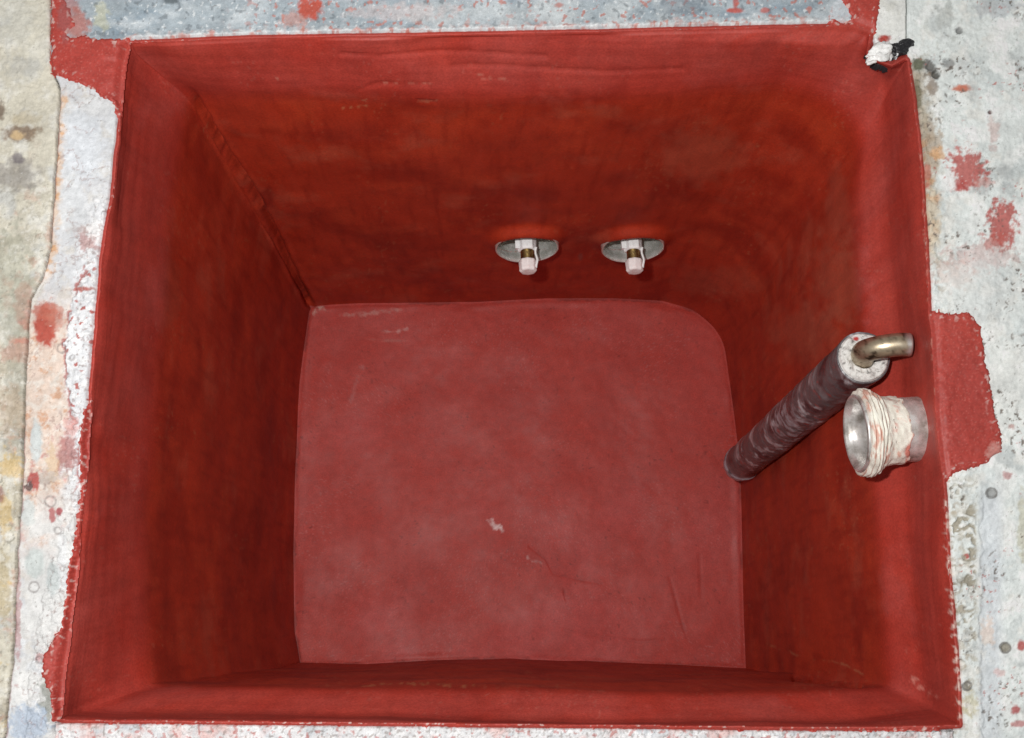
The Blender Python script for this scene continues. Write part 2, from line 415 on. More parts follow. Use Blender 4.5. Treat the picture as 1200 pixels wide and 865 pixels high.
me_f = np.concatenate([f, cap])
# centre fan kept as degenerate-free triangles
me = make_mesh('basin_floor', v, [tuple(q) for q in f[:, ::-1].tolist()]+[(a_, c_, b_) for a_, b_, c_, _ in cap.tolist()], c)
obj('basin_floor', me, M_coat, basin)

# ------------------------------------------------------------------ the slabs round the basin
ST = 1.15; MG = 105
gu = np.arange(-MG, W+MG, ST); gv = np.arange(-MG, H+MG, ST)
SU, SV = np.meshgrid(gu, gv)
pit = np.concatenate([P1[::10]])
S1 = -sdf(SU, SV, pit)                             # px outside the basin mouth
S0 = sdf(SU, SV, L0) + fbm(SU, SV, 16, 5, 101, .62)*2.8+fbm(SU, SV, 4.5, 2, 102)*1.8
seamL = np.interp(SV[:, 0], [-70,0,80,104,168,235,290,330,350,420,560,650,780,865,930], [57,59,60,70,67,62,59,48,36,30,26,20,14,5,0])[:, None]+fbm(SV*0+3.3, SV, 22, 4, 105)*1.5
dL = SU-seamL                                      # + to the right of the left joint
def stamp(u, v, ru, rv, rag=.5, seed=0, soft=.3, rot=0, sc=12):
    global SU, SV
    A, B_ = SU, SV; m = np.zeros(A.shape); w = max(ru, rv)*(1.15+soft+rag*1.1)
    i = np.nonzero(np.abs(A[0]-u) < w)[0]; j = np.nonzero(np.abs(B_[:, 0]-v) < w)[0]
    if len(i) and len(j):
        sl = (slice(j[0], j[-1]+1), slice(i[0], i[-1]+1)); SU, SV = A[sl], B_[sl]
        m[sl] = _stamp(u, v, ru, rv, rag, seed, soft, rot, sc); SU, SV = A, B_
    return m
def window(mask):
    global SU, SV, S1, dL, C
    j = np.nonzero(mask.any(1))[0]; i = np.nonzero(mask.any(0))[0]
    sl = (slice(max(j[0]-3, 0), j[-1]+4), slice(max(i[0]-3, 0), i[-1]+4))
    SU, SV, S1, dL = FULL[0][sl], FULL[1][sl], FULL[2][sl], FULL[3][sl]; C = np.zeros(SU.shape+(3,)); return sl
def commit(sl, mask, c, h, k=1.0):
    global SU, SV, S1, dL
    f1 = fbm(SU, SV, 5, 4, 301, .7); f2 = fbm(SU, SV, 16, 5, 302, .65); f3 = fbm(SU, SV, 3.2, 2, 303)
    f4 = fbm(SU, SV, 55, 4, 304, .55); c = c*(1+k*(.15*f1+.16*f2+.14*f4))[..., None]
    c = mix(c, (.17, .15, .13), ss(.46, .62, f3)*ss(.0, .5, f2)*.6*k)
    c = mix(c, (.84, .84, .82), ss(.5, .7, -f3)*ss(.0, .5, -f2)*.4*k)
    c = np.clip(c*.90, .01, .76); h = h+f1*.0004*k
    mm = mask[sl]; CF[sl][mm] = c[mm]; HT[sl][mm] = h[mm]
    SU, SV, S1, dL = FULL
def _stamp(u, v, ru, rv, rag=.5, seed=0, soft=.3, rot=0, sc=12):
    ca, sa = math.cos(rot), math.sin(rot); a = (SU-u)*ca+(SV-v)*sa; b = -(SU-u)*sa+(SV-v)*ca
    return 1-ss(1-soft, 1+soft, np.hypot(a/ru, b/rv)+fbm(SU, SV, sc, 5, 200+seed, .6)*rag)
def spots(sc, th, seed, area=1.0):
    return ss(th, th+.12, fbm(SU, SV, sc, 2, seed))*area
HT = np.zeros(SU.shape); CF = np.zeros(SU.shape+(3,)); C = CF

m_left = dL < -.4
m_right = ((SU > 1063.5) & (SV < 70)) | ((S1 > 2.0) & (SU > 1060) & (SV >= 66) & (SV < 858)) | ((SU > 1119) & (SV >= 858))
m_block = (SU > 1006) & (SU < 1062.2) & (SV < 82) & (S1 > 2.0)
m_back = (dL > .4) & (SU < 1006) & (SV < 70) & (S1 > 2.0)
m_strip = (dL > .4) & (((SV >= 70) & (SV < 848) & (SU < 400) & (S1 > 2.0)) | ((SV >= 848) & (SU < 63)))
m_front = (SU >= 64) & (SU <= 1118) & (SV > 843) & (S1 > 2.0) & (SV < H+MG)
m_strip &= ~m_back; m_right &= ~m_block
FULL = (SU, SV, S1, dL)

# outer left slab: beige, lichened
sl = window(m_left); c = np.empty_like(C); c[:] = (.58, .55, .46)
c = mix(c, (.70, .69, .64), ss(-.05, .45, fbm(SU, SV, 38, 5, 112, .6))*.8)
c = mix(c, (.50, .51, .50), ss(.05, .5, fbm(SU, SV, 50, 4, 109, .55))*.7)
dn = ss(130, 300, SV)
c = mix(c, (.40, .36, .28), ss(.0, .5, fbm(SU, SV, 45, 6, 111, .62))*(.25+.6*dn))
c = mix(c, (.27, .25, .20), ss(.12, .5, fbm(SU, SV, 10, 5, 110, .7))*.75*dn)
c = mix(c, (.74, .72, .66), ss(.10, .5, fbm(SU, SV, 12, 5, 108, .68))*.7*dn)
c = mix(c, (.52, .30, .22), ss(.15, .55, fbm(SU, SV, 26, 5, 107, .62))*.55*dn)
c = mix(c, (.62, .44, .16), ss(.2, .55, fbm(SU, SV, 22, 5, 106, .62))*.6*ss(480, 540, SV))
for (u,v,ru,rv,col,a,rag) in ((26,157,20,9,(.20,.13,.08),.85,.7),(22,160,8,5,(.62,.45,.25),.8,.6),(20,205,26,18,(.28,.26,.24),.7,.8),(22,186,7,6,(.12,.10,.12),.7,.6),(0,130,6,10,(.14,.09,.06),.8,.6),(30,140,14,8,(.45,.38,.25),.6,.6),
                              (15,548,15,12,(.60,.40,.13),.6,1.1),(6,600,8,22,(.58,.40,.14),.55,1.0),(4,690,8,40,(.45,.36,.20),.6,.7),(20,430,12,90,(.33,.32,.26),.6,.8),(28,355,10,30,(.42,.14,.10),.6,.8),(20,410,18,14,(.42,.18,.13),.5,.8),(24,400,12,3,(.5,.2,.15),.6,.8),
                              (10,330,30,60,(.36,.37,.30),.5,.8),(12,480,18,30,(.44,.30,.20),.4,.9),(40,50,18,40,(.66,.64,.55),.5,.6),(15,20,25,30,(.60,.60,.55),.5,.6),(0,580,5,10,(.22,.05,.05),.6,.5),(28,80,20,14,(.38,.38,.36),.5,.8)):
    c = mix(c, col, stamp(u,v,ru,rv,rag,int(u+v),.35)*a)
h = fbm(SU, SV, 70, 4, 115)*.0016+fbm(SU, SV, 9, 4, 116, .65)*.0011+.0006
h -= np.exp(-(np.minimum(0, dL)/2.0)**2)*.0020
commit(sl, m_left, c, h)

# inner left strip: whitish plaster over peach mortar, grey skins, pits
sl = window(m_strip); c = np.empty_like(C); c[:] = (.58, .59, .61)
wob = fbm(SU, SV, 14, 4, 120, .6)
c = mix(c, (.72, .74, .76), ss(-.1, .4, fbm(SU, SV, 30, 5, 121, .6))*.8)
c = mix(c, (.60, .56, .50), ss(.0, .5, fbm(SU, SV, 22, 5, 124, .65))*.6)
edgeL = ss(13, 3, dL+wob*10)*ss(95, 130, SV)*ss(345, 310, SV)          # peach mortar in the joint
c = mix(c, (.66, .50, .38), edgeL*.85); c = mix(c, (.62, .34, .16), edgeL*ss(.0, .4, fbm(SU, SV, 9, 4, 123))*.8)
c = mix(c, (.66, .66, .62), ss(10, 7, dL+wob*2)*ss(325, 340, SV)*ss(490, 470, SV)*.9)      # pale lip of the joint
# peach and pink field left of the white plaster
inner = np.interp(SV, [80,300,309,334,376,404,431,459,496,540,560,600,700,760,870],[66,100,111,90,81,76,77,81,87,92,92,88,52,40,30])
wl = SU-inner+wob*6                                                     # + inside the white plaster
peach = ss(1, -4, wl)*ss(325, 400, SV)*ss(700, 560, SV)
c = mix(c, (.66, .52, .43), peach*.85)
c = mix(c, (.70, .64, .58), peach*ss(.0, .4, fbm(SU, SV, 12, 5, 134, .65))*.9)
c = mix(c, (.55, .30, .18), peach*ss(.10, .5, fbm(SU, SV, 15, 5, 135, .65))*.8)
c = mix(c, (.50, .24, .22), peach*ss(.15, .5, fbm(SU, SV, 17, 5, 136, .65))*ss(480, 520, SV)*.8)
crum = np.maximum(ss(-1, 2, wl)*ss(290, 315, SV), ss(34, 12, S1+wob*16)*ss(190, 260, SV))
c = mix(c, (.66, .67, .69), crum*ss(640, 560, SV)); c = mix(c, (.78, .78, .78), crum*ss(.0, .3, fbm(SU, SV, 6, 4, 137))*.8)
lower = ss(560, 620, SV); c = mix(c, (.66, .66, .65), lower*ss(-.25, .15, fbm(SU, SV, 34, 4, 138)+.25*ss(60, 20, S1))*.9)
c = mix(c, (.26, .19, .18), spots(6, .50, 126, crum)*.6)
c = mix(c, (.40, .08, .065), spots(8, .48, 127, ss(270, 330, SV)*ss(560, 500, SV)*crum)*.9)
line = (1-ss(.6, 2.4, np.abs(wl+.5)))*ss(300, 315, SV)*ss(600, 560, SV); c = mix(c, (.36, .10, .09), line*.85*ss(-.4, .0, fbm(SU, SV, 20, 3, 139)))
for (u,v,ru,rv,col,a,rag) in ((54,383,13,24,(.42,.085,.06),1,.4),(56,366,17,10,(.46,.13,.09),.8,.6),(66,372,10,16,(.48,.18,.13),.6,.8),(98,340,12,3,(.38,.09,.07),.9,.6),(104,283,12,10,(.38,.14,.12),.6,1.0),(100,270,16,5,(.42,.30,.28),.6,1.0),
                              (43,518,7,24,(.54,.58,.58),.95,.35),(41,660,12,17,(.52,.56,.55),.95,.25),(33,600,9,18,(.54,.57,.56),.9,.3),(64,678,9,20,(.52,.56,.56),.9,.35),(79,531,12,20,(.40,.18,.17),.85,.6),(84,500,8,12,(.62,.34,.32),.7,.7),(62,545,7,20,(.58,.42,.24),.5,1.1),(50,560,24,8,(.46,.40,.36),.7,.9),(40,565,6,10,(.44,.08,.07),.9,.9),(35,570,4,6,(.10,.06,.06),.9,.8),
                              (57,820,11,26,(.30,.31,.28),.85,.7),(35,848,24,22,(.40,.47,.57),.85,.6),(40,815,14,10,(.66,.66,.66),.6,.6),(21,720,4,60,(.42,.20,.20),.6,.9),(18,640,5,60,(.55,.47,.42),.6,.9),(98,170,24,46,(.64,.67,.71),.8,.4),(112,125,20,12,(.68,.69,.70),.8,.5),(84,240,14,40,(.60,.62,.64),.6,.6),(112,270,10,12,(.80,.80,.80),.8,.8),
                              (62,604,4,8,(.42,.09,.09),.8,.7),(70,600,4,5,(.36,.07,.08),.9,.6),(50,770,8,5,(.40,.08,.07),.5,.9),(66,760,5,14,(.62,.30,.26),.4,1.0),(74,655,5,40,(.70,.72,.74),.5,.5)):
    c = mix(c, col, stamp(u,v,ru,rv,rag,int(u*3+v),.25,sc=8)*a)
for (u,v,r) in ((73,409,5),(60,588,6),(40,688,6),(68,622,4),(47,773,4),(86,420,3)):
    q = np.abs(np.hypot(SU-u, SV-v)-r)+fbm(SU, SV, 6, 2, 128)*.8; c = mix(c, (.15,.12,.12), (1-ss(.2, 2.0, q))*.5)
c = mix(c, (.27, .10, .085), (1-ss(.4, 1.9, np.abs(dL-1.5)+fbm(SU, SV, 20, 3, 129)*2))*.75*ss(90, 130, SV)*ss(350, 320, SV))
c = mix(c, (.32, .17, .16), (1-ss(.4, 2.2, np.abs(dL-2)+fbm(SU, SV, 14, 3, 160)*2))*.6*ss(480, 520, SV))
crk = np.abs(fbm(SU, SV, 30, 4, 130)); ck = (1-ss(.008, .04, crk))*ss(.0, .3, fbm(SU, SV, 60, 2, 119)+.1)
c = mix(c, (.30, .19, .17), ck*.5)
h = .0010+fbm(SU, SV, 60, 4, 131)*.0016+crum*(.0014+fbm(SU, SV, 7, 4, 132, .65)*.0024)+fbm(SU, SV, 12, 4, 133)*.0008
h -= np.exp(-(np.maximum(0, dL)/1.6)**2)*.0030; h -= ck*.0006+line*.0008
commit(sl, m_strip, c, h)

# galvanised sheet along the back
sl = window(m_back); c = np.empty_like(C); c[:] = (.36, .42, .46)
c = mix(c, (.22, .29, .35), ss(-.05, .5, fbm(SU/2.6, SV, 40, 4, 141, .5))*.9)
c = mix(c, (.56, .61, .64), ss(.0, .5, fbm(SU/2, SV, 34, 5, 142, .55))*.8)
c = mix(c, (.62, .66, .67), ss(380, 640, SU)*ss(930, 760, SU)*ss(-.4, .4, fbm(SU, SV, 40, 4, 140))*.6)
c = mix(c, (.82, .85, .86), spots(5, .48, 143)*.6)
c = mix(c, (.10, .12, .14), spots(9, .42, 144)*.5)
eb = ss(13, 2, S1+fbm(SU, SV, 9, 4, 145)*7); c = mix(c, (.74, .75, .75), eb*.75)
c = mix(c, (.50, .16, .12), eb*ss(.05, .4, fbm(SU/2, SV, 8, 4, 146))*.8)
c = mix(c, (.50, .17, .13), spots(8, .40, 147, ss(250, 330, SU))*.75)
for (u,v,ru,rv,col,a,rag) in ((364,10,13,13,(.50,.09,.06),1,.8),(345,25,14,10,(.55,.25,.2),.6,.9),(860,13,8,3,(.48,.08,.06),.9,.6),(862,2,3,8,(.48,.08,.06),.8,.5),(896,13,6,3,(.48,.10,.08),.8,.6),(655,6,5,3,(.5,.14,.1),.7,.7),(90,30,16,18,(.46,.16,.13),.8,.9),(84,6,10,10,(.44,.16,.14),.6,.9),
                              (200,2,9,4,(.08,.10,.11),.8,.6),(120,20,8,14,(.66,.62,.35),.4,.9),(800,8,26,10,(.20,.24,.28),.6,.7),(985,14,12,20,(.66,.70,.74),.7,.6),(560,20,90,10,(.50,.54,.56),.5,.8),(470,15,60,10,(.60,.52,.52),.5,.9)):
    c = mix(c, col, stamp(u,v,ru,rv,rag,int(u+7*v),.35)*a)
h = .0014+fbm(SU, SV, 90, 3, 148)*.0012+fbm(SU, SV, 7, 3, 149)*.0003+eb*(.0010+fbm(SU, SV, 6, 3, 150)*.0014)
commit(sl, m_back, c, h)

# crumbled mortar block in the far right corner
sl = window(m_block); c = np.empty_like(C); c[:] = (.74, .75, .72)
c = mix(c, (.62, .62, .57), ss(0, .5, fbm(SU, SV, 18, 5, 151, .6))*.7)
brk = 1-ss(.75, 1.05, np.hypot((SU-1042)/34, (SV-62)/19)+fbm(SU, SV, 9, 4, 152, .6)*.45)
c = mix(c, (.82, .83, .84), brk*.8)
dark = brk*ss(.02, .16, fbm(SU, SV, 13, 4, 153, .6)+.35*ss(54, 76, SV)-.10+.25*ss(1030, 1018, SU))
dark = np.maximum(dark, ss(6, 3, S1+fbm(SU, SV, 8, 3, 158)*3)*ss(1016, 1022, SU)*ss(40, 50, SV)); c = mix(c, (.022, .022, .026), dark); c = mix(c, (.40, .06, .045), stamp(1036,46,7,5,.6,155))
h = .0012+fbm(SU, SV, 25, 4, 156)*.0012+brk*(fbm(SU, SV, 8, 4, 157, .6)*.003)-dark*.007
h -= np.exp(-((SU-1063)/1.4)**2)*.003
commit(sl, m_block, c, h)

# right slab: whitewashed, stained, with crumbs, pits and trowel ridges by the mouth
sl = window(m_right); c = np.empty_like(C); c[:] = (.74, .785, .77)
c = mix(c, (.58, .63, .63), ss(-.05, .5, fbm(SU, SV, 60, 6, 161, .62))*.7)
c = mix(c, (.78, .78, .74), ss(.0, .5, fbm(SU, SV, 25, 5, 162, .62))*.8)
c = mix(c, (.46, .48, .44), ss(.2, .6, fbm(SU, SV, 13, 5, 163, .65))*.5*ss(120, 30, SV))
c = mix(c, (.86, .87, .85), ss(.05, .3, fbm(SU, SV, 34, 4, 192, .5))*.5)
c = mix(c, (.44, .47, .47), ss(.12, .5, fbm(SU, SV, 48, 5, 193, .6))*ss(20, 60, S1)*.7)
low = ss(540, 600, SV)
c = mix(c, (.60, .64, .68), low*(ss(1142, 1152, SU)*ss(1182, 1166, SU))*.7)
c = mix(c, (.52, .50, .43), low*ss(1150, 1142, SU)*ss(.05, .4, fbm(SU, SV*1.2, 14, 4, 164))*.8)
edge = ss(26, 4, S1+fbm(SU, SV, 14, 4, 165)*12)*(1-low*.6)
c = mix(c, (.42, .36, .27), edge*ss(60, 90, SV)*ss(330, 280, SV)*.9)
c = mix(c, (.58, .32, .17), edge*ss(.05, .4, fbm(SU, SV, 16, 4, 166))*ss(130, 180, SV)*ss(300, 250, SV)*.8)
for (u,v,ru,rv,col,a,rag) in ((1076,75,7,9,(.10,.11,.06),.9,.6),(1090,78,7,8,(.08,.07,.06),.8,.7),(1096,88,6,5,(.06,.06,.05),.9,.5),(1075,110,5,18,(.16,.14,.08),.8,.6),(1092,100,6,12,(.22,.15,.10),.7,.8),(1112,75,8,5,(.12,.12,.12),.6,.9),(1124,36,5,4,(.10,.10,.10),.7,.6),(1107,18,12,14,(.42,.44,.42),.6,.9),(1170,8,26,14,(.40,.43,.46),.6,.8),
                              (1126,104,12,4,(.55,.15,.08),.9,.5),(1160,132,2.5,2.5,(.12,.05,.05),.9,.2),(1132,200,20,22,(.48,.10,.085),.9,1.0),(1124,218,12,6,(.48,.09,.08),.8,.8),(1174,262,16,26,(.46,.09,.075),.9,1.0),(1165,282,14,10,(.46,.10,.08),.7,1.0),(1112,212,8,13,(.85,.86,.85),.9,.4),(1152,215,10,6,(.55,.25,.22),.6,.9),(1164,155,6,18,(.55,.35,.32),.5,1.0),
                              (1092,175,10,30,(.42,.33,.24),.7,.8),(1098,180,8,8,(.66,.36,.16),.7,.7),(1087,205,4,12,(.46,.12,.08),.7,.7),(1090,260,10,30,(.66,.56,.42),.6,.9),(1150,300,40,14,(.50,.30,.28),.5,1.1),(1120,320,24,16,(.60,.40,.34),.4,1.1),(1150,345,40,40,(.66,.68,.67),.5,.7),(1180,450,24,60,(.74,.75,.72),.6,.6),
                              (1162,578,6,5,(.25,.25,.24),.7,.3),(1178,759,6,6,(.24,.22,.17),.9,.3),(1197,756,5,6,(.45,.08,.07),.9,.4),(1132,652,3,3,(.42,.06,.05),.9,.3),(1133,804,5,6,(.20,.17,.12),.8,.4),(1135,825,10,14,(.56,.50,.30),.6,.7),(1158,740,8,16,(.72,.52,.40),.5,.8),(1190,832,5,5,(.42,.08,.08),.9,.7),(1195,848,8,4,(.42,.08,.08),.7,.7),(1172,788,6,5,(.62,.24,.20),.4,.8),(1132,745,5,8,(.40,.42,.42),.7,.5),(1117,715,5,12,(.40,.36,.20),.7,.7),(1180,557,5,4,(.40,.08,.08),.6,.8),(1185,500,4,4,(.38,.12,.1),.6,.8),(1198,620,5,40,(.52,.50,.36),.6,.8)):
    c = mix(c, col, stamp(u,v,ru,rv,rag,int(u+5*v),.3,sc=9)*a)
speck = ss(.30, .44, fbm(SU, SV, 6.5, 3, 167, .6))*ss(.0, .45, fbm(SU, SV, 60, 3, 168)+.35*ss(330, 400, SV)*ss(580, 520, SV))
c = mix(c, (.17, .14, .12), speck*.9)
c = mix(c, (.80, .79, .74), ss(.1, .45, fbm(SU, SV, 20, 5, 179, .65))*ss(60, 10, S1)*ss(300, 400, SV)*.8)
c = mix(c, (.40, .33, .24), ss(.22, .5, fbm(SU, SV, 15, 5, 180, .65))*ss(40, 5, S1)*.6)
rsp = ss(.42, .55, fbm(SU, SV, 6, 3, 169, .6))*ss(.1, .5, fbm(SU, SV, 70, 3, 170)); c = mix(c, (.46, .12, .10), rsp*.8)
for (u,v,r) in ((1178,759,6),(1162,578,6),(1133,804,5)):
    q = np.abs(np.hypot(SU-u, SV-v)-r)+fbm(SU, SV, 6, 2, 171)*.8; c = mix(c, (.16,.15,.14), (1-ss(.4, 1.6, q))*.8)
ridge = low*ss(1152, 1142, SU)*ss(770, 740, SV)
rd = np.sin(SV/2.6+fbm(SU, SV, 12, 3, 172)*5)*ss(-.4, .1, fbm(SU, SV, 30, 3, 173))*ss(1112, 1118, SU)*ss(1146, 1138, SU)
c = mix(c, (.36, .33, .26), ridge*ss(-.1, .5, -rd)*.95)
h = .0008+fbm(SU, SV, 80, 4, 174)*.0014+fbm(SU, SV, 10, 4, 175, .62)*.0007+edge*fbm(SU, SV, 7, 4, 176, .65)*.0022+ridge*rd*.0016-speck*.0009
h += .0012*ss(0, 4, SU-1148+fbm(SU, SV, 20, 3, 178)*5)*low*-1
for (u,v,r) in ((1178,759,5),(1162,578,5),(1096,88,5),(1090,78,5),(1124,36,4),(1160,132,2)): h -= .002*(1-ss(r*.5, r*1.1, np.hypot(SU-u, SV-v)))
commit(sl, m_right, c, h)

# front ledge: crumbly plaster with pink smears
sl = window(m_front); c = np.empty_like(C); c[:] = (.68, .68, .69)
c = mix(c, (.80, .80, .80), ss(-.05, .4, fbm(SU, SV, 9, 5, 181, .65))*.8)
c = mix(c, (.52, .55, .58), ss(.1, .5, fbm(SU, SV, 30, 5, 182, .6))*.8)
c = mix(c, (.66, .40, .37), ss(.0, .5, fbm(SU, SV, 40, 5, 183, .6))*.7)
c = mix(c, (.28, .24, .22), spots(5, .32, 184)*.6); c = mix(c, (.46, .10, .08), spots(7, .36, 185)*.6)
h = fbm(SU, SV, 40, 3, 186)*.0012+fbm(SU, SV, 7, 4, 187, .65)*.0022+.0005
h -= (1-ss(0, 3, np.minimum(np.abs(SU-63.5), np.abs(SU-1118.5))))*.003
commit(sl, m_front, c, h)

HT -= .0055*ss(6, 2, S1); HT0 = HT.copy(); bare = ~((S0 > 6) & (S1 < 13))     # the coat alone carries over the broken arris
HT -= .0085*ss(1.5, 4.5, S0)*ss(22, 8, S1)
base = unproj(np.stack([SU, SV], -1), RIM)
SG = base.copy(); SG[..., 2] += HT
GF = grid_faces(*SU.shape)
def slab(name, mask, mat, depth, label, cat):
    mf = (mask & bare).ravel(); f = GF[mf[GF].all(1)]
    v, f, c = compact(SG.reshape(-1, 3), f[:, ::-1], CF.reshape(-1, 3))
    v, f, c = skirt(v, f, c, depth)
    o = obj(name, make_mesh(name, v, f, c), mat); tag(o, label, cat, None, 'thing'); return o
# grid rows run down the picture, so faces are turned to look up
slab('cement_slab', m_left, M_slab, .02, 'outermost beige lichen stained cement slab beyond the straight joint, with ochre and brown stains', 'slab')
slab('plaster_strip', m_strip, M_slab, .02, 'narrow whitish crumbling plaster strip with a red blot and grey skins, beside the beige slab', 'plaster strip')
slab('metal_sheet', m_back, M_sheet, .005, 'blue grey galvanised sheet with red paint splashes behind the two capped outlets', 'metal sheet')
slab('mortar_block', m_block, M_slab, .008, 'small white mortar block with a broken black cavity at the basin corner', 'mortar block')
slab('cement_slab', m_right, M_slab, .02, 'whitewashed cement slab with red smears and round pits, under the red coating tongue', 'slab')
slab('plaster_ledge', m_front, M_slab, .02, 'rough white plaster ledge with pink smears along the near side of the basin', 'ledge')

# coating lapped over the slabs
lap = (S0 > -3.2) & (S1 > -1.2)
CT = np.clip((S0-.2)*.0007, -.0016, .0016)+.00005
HC = HT0.copy()
from_mask = m_left | m_right | m_block | m_back | m_strip | m_front
HC[~from_mask] = -.0005
# blur slab heights a little under the coating: it fills the pits
hb = HC.copy()
for _ in range(6):
    hb[1:-1, 1:-1] = (hb[1:-1, 1:-1]*2+hb[:-2, 1:-1]+hb[2:, 1:-1]+hb[1:-1, :-2]+hb[1:-1, 2:])/6
tk = ss(0, 4, S0)
Hh = HC*(1-tk)+hb*tk+CT+fbm(SU, SV, 30, 3, 190)*.0004*tk
lf = (SU < 400)*1.0; roll = .0042*ss(2, 7, S0)*lf
Hh = Hh-roll*(1-np.clip(S1, 0, 24)/24)**2
kb = (1-ss(1, 11, S1))*ss(0, 4, S0); Hh = Hh*(1-kb)+(.0004-roll+.0003*(1-lf))*kb
Hh = np.where((S1 < 1) & (S0 < 3), np.minimum(Hh, .0007), Hh)
LG = base.copy(); LG[..., 2] += Hh
LC = coat_colour(base[..., 0]*1000, base[..., 1]*1000, SU, SV, 3)
LC = mix(LC, (.39, .056, .045), .6*np.ones(SU.shape))
LC = mix(LC, (.58, .18, .15), ss(.40, .6, fbm(SU, SV, 2.6, 2, 191))*.35)
LC = mix(LC, (.60, .34, .30), stamp(1164,528,8,9,.9,192)*.5); LC = mix(LC, (.66, .5, .46), spots(6, .34, 193, ss(14, 2, S0))*.7)
LC = mix(LC, (.28, .10, .10), stamp(78,20,8,26,.8,194)*.5)
mf = lap.ravel(); f = GF[mf[GF].all(1)]
v, f, c = compact(LG.reshape(-1, 3), f[:, ::-1], LC.reshape(-1, 3))
obj('coating_flap', make_mesh('coating_flap', v, f, c), M_coat, basin)

# small loose crumb in the broken corner
def blob(name, c, r, mat, seed, n=24, parent=None, flat=(1, 1, 1), rag=.3):
    th = np.linspace(0, math.pi, n); ph = np.linspace(0, 2*math.pi, 2*n, endpoint=False)
    T, Pp = np.meshgrid(th, ph, indexing='ij')
    x, y, z = np.sin(T)*np.cos(Pp), np.sin(T)*np.sin(Pp), np.cos(T)
    k = 1+rag*(fbm(x+z*.7+seed, y-z*.5, .8, 4, seed)+.6*fbm(z+seed, x*.8+y, .5, 4, seed+9))
    V = np.stack([x*k*flat[0], y*k*flat[1], z*k*flat[2]], -1)*r
    V[0] = V[0].mean(0); V[-1] = V[-1].mean(0)
    i = np.arange(n*2*n).reshape(n, 2*n); j = np.roll(i, -1, 1)
    f = np.stack([i[:-1], i[1:], j[1:], j[:-1]], -1).reshape(-1, 4)
    o = obj(name, make_mesh(name, V.reshape(-1, 3), f), mat, parent); o.location = c; return o
M_white = paint('white_mortar', (.80,.80,.79), (.55,.55,.53), 160, .8, .6)
o = blob('mortar_crumb', tuple(unproj(np.array([1031., 62.]), RIM+.001)), .0100, M_white, 5, 26, None, (1.25, .75, .55), .5)
o.rotation_euler = (0, 0, .6); tag(o, 'loose white mortar crumb lying in the black broken corner cavity', 'crumb')
M_black = paint('glossy_black', (.012,.012,.014), (.10,.10,.11), 200, .35, .7, lo=.55, hi=.75)
o = blob('black_lump', tuple(unproj(np.array([1055., 56.]), RIM-.001)), .0090, M_black, 8, 22, None, (1.2, .8, .6), .4)  # black filling of the broken corner, shaped as a lump
o.rotation_euler = (0, 0, .5); tag(o, 'glossy black lump against the joint of the white mortar block', 'tar lump')

# ------------------------------------------------------------------ turned parts
def frame(axis):
    a = np.asarray(axis, float); a /= np.linalg.norm(a)
    h = np.array([0, 0, 1.0]) if abs(a[2]) < .9 else np.array([1.0, 0, 0])
    x = np.cross(h, a); x /= np.linalg.norm(x); return x, np.cross(a, x), a
def lathe(prof, axis, n=72, jitter=None, col=None, hexa=0):
    """prof: (distance along axis, radius) list, open profile turned about the axis"""
    x, y, a = frame(axis); p = np.asarray(prof, float)
    th = np.linspace(0, 2*math.pi, n, endpoint=False)
    r = p[:, 1][:, None]*np.ones(n)
    if hexa: r = r*(np.cos(math.pi/hexa)/np.cos((th % (2*math.pi/hexa))-math.pi/hexa))[None]
    s = p[:, 0][:, None]*np.ones(n)
    if jitter: ds, dr = jitter(s, th[None]*np.ones_like(s), r); s = s+ds; r = np.maximum(r+dr, 0)
    V = s[..., None]*a+r[..., None]*(np.cos(th)[None, :, None]*x+np.sin(th)[None, :, None]*y)
    i = np.arange(V.shape[0]*n).reshape(-1, n); j = np.roll(i, -1, 1)
    f = np.stack([i[:-1], j[:-1], j[1:], i[1:]], -1).reshape(-1, 4)
    return V.reshape(-1, 3), f, s, np.broadcast_to(th[None], s.shape)
def dense(prof, step):
    p = np.asarray(prof, float); out = [p[0]]
    for a, b in zip(p[:-1], p[1:]):
        k = max(1, int(np.ceil(np.linalg.norm(b-a)/step)))
        out += [a+(b-a)*t for t in np.linspace(0, 1, k+1)[1:]]
    return np.array(out)
def tube(path, rad, n=40, cap=True):
    p = np.asarray(path, float); tg = np.gradient(p, axis=0); tg /= np.linalg.norm(tg, axis=1)[:, None]
    x, y, _ = frame(tg[0]); V = []
    rad = np.broadcast_to(rad, (len(p),)); th = np.linspace(0, 2*math.pi, n, endpoint=False)
    for k in range(len(p)):
        x = x-(x@tg[k])*tg[k]; x /= np.linalg.norm(x); y = np.cross(tg[k], x)
        V.append(p[k]+rad[k]*(np.cos(th)[:, None]*x+np.sin(th)[:, None]*y))
    V = np.array(V); i = np.arange(len(p)*n).reshape(-1, n); j = np.roll(i, -1, 1)
    return V.reshape(-1, 3), np.stack([i[:-1], j[:-1], j[1:], i[1:]], -1).reshape(-1, 4)

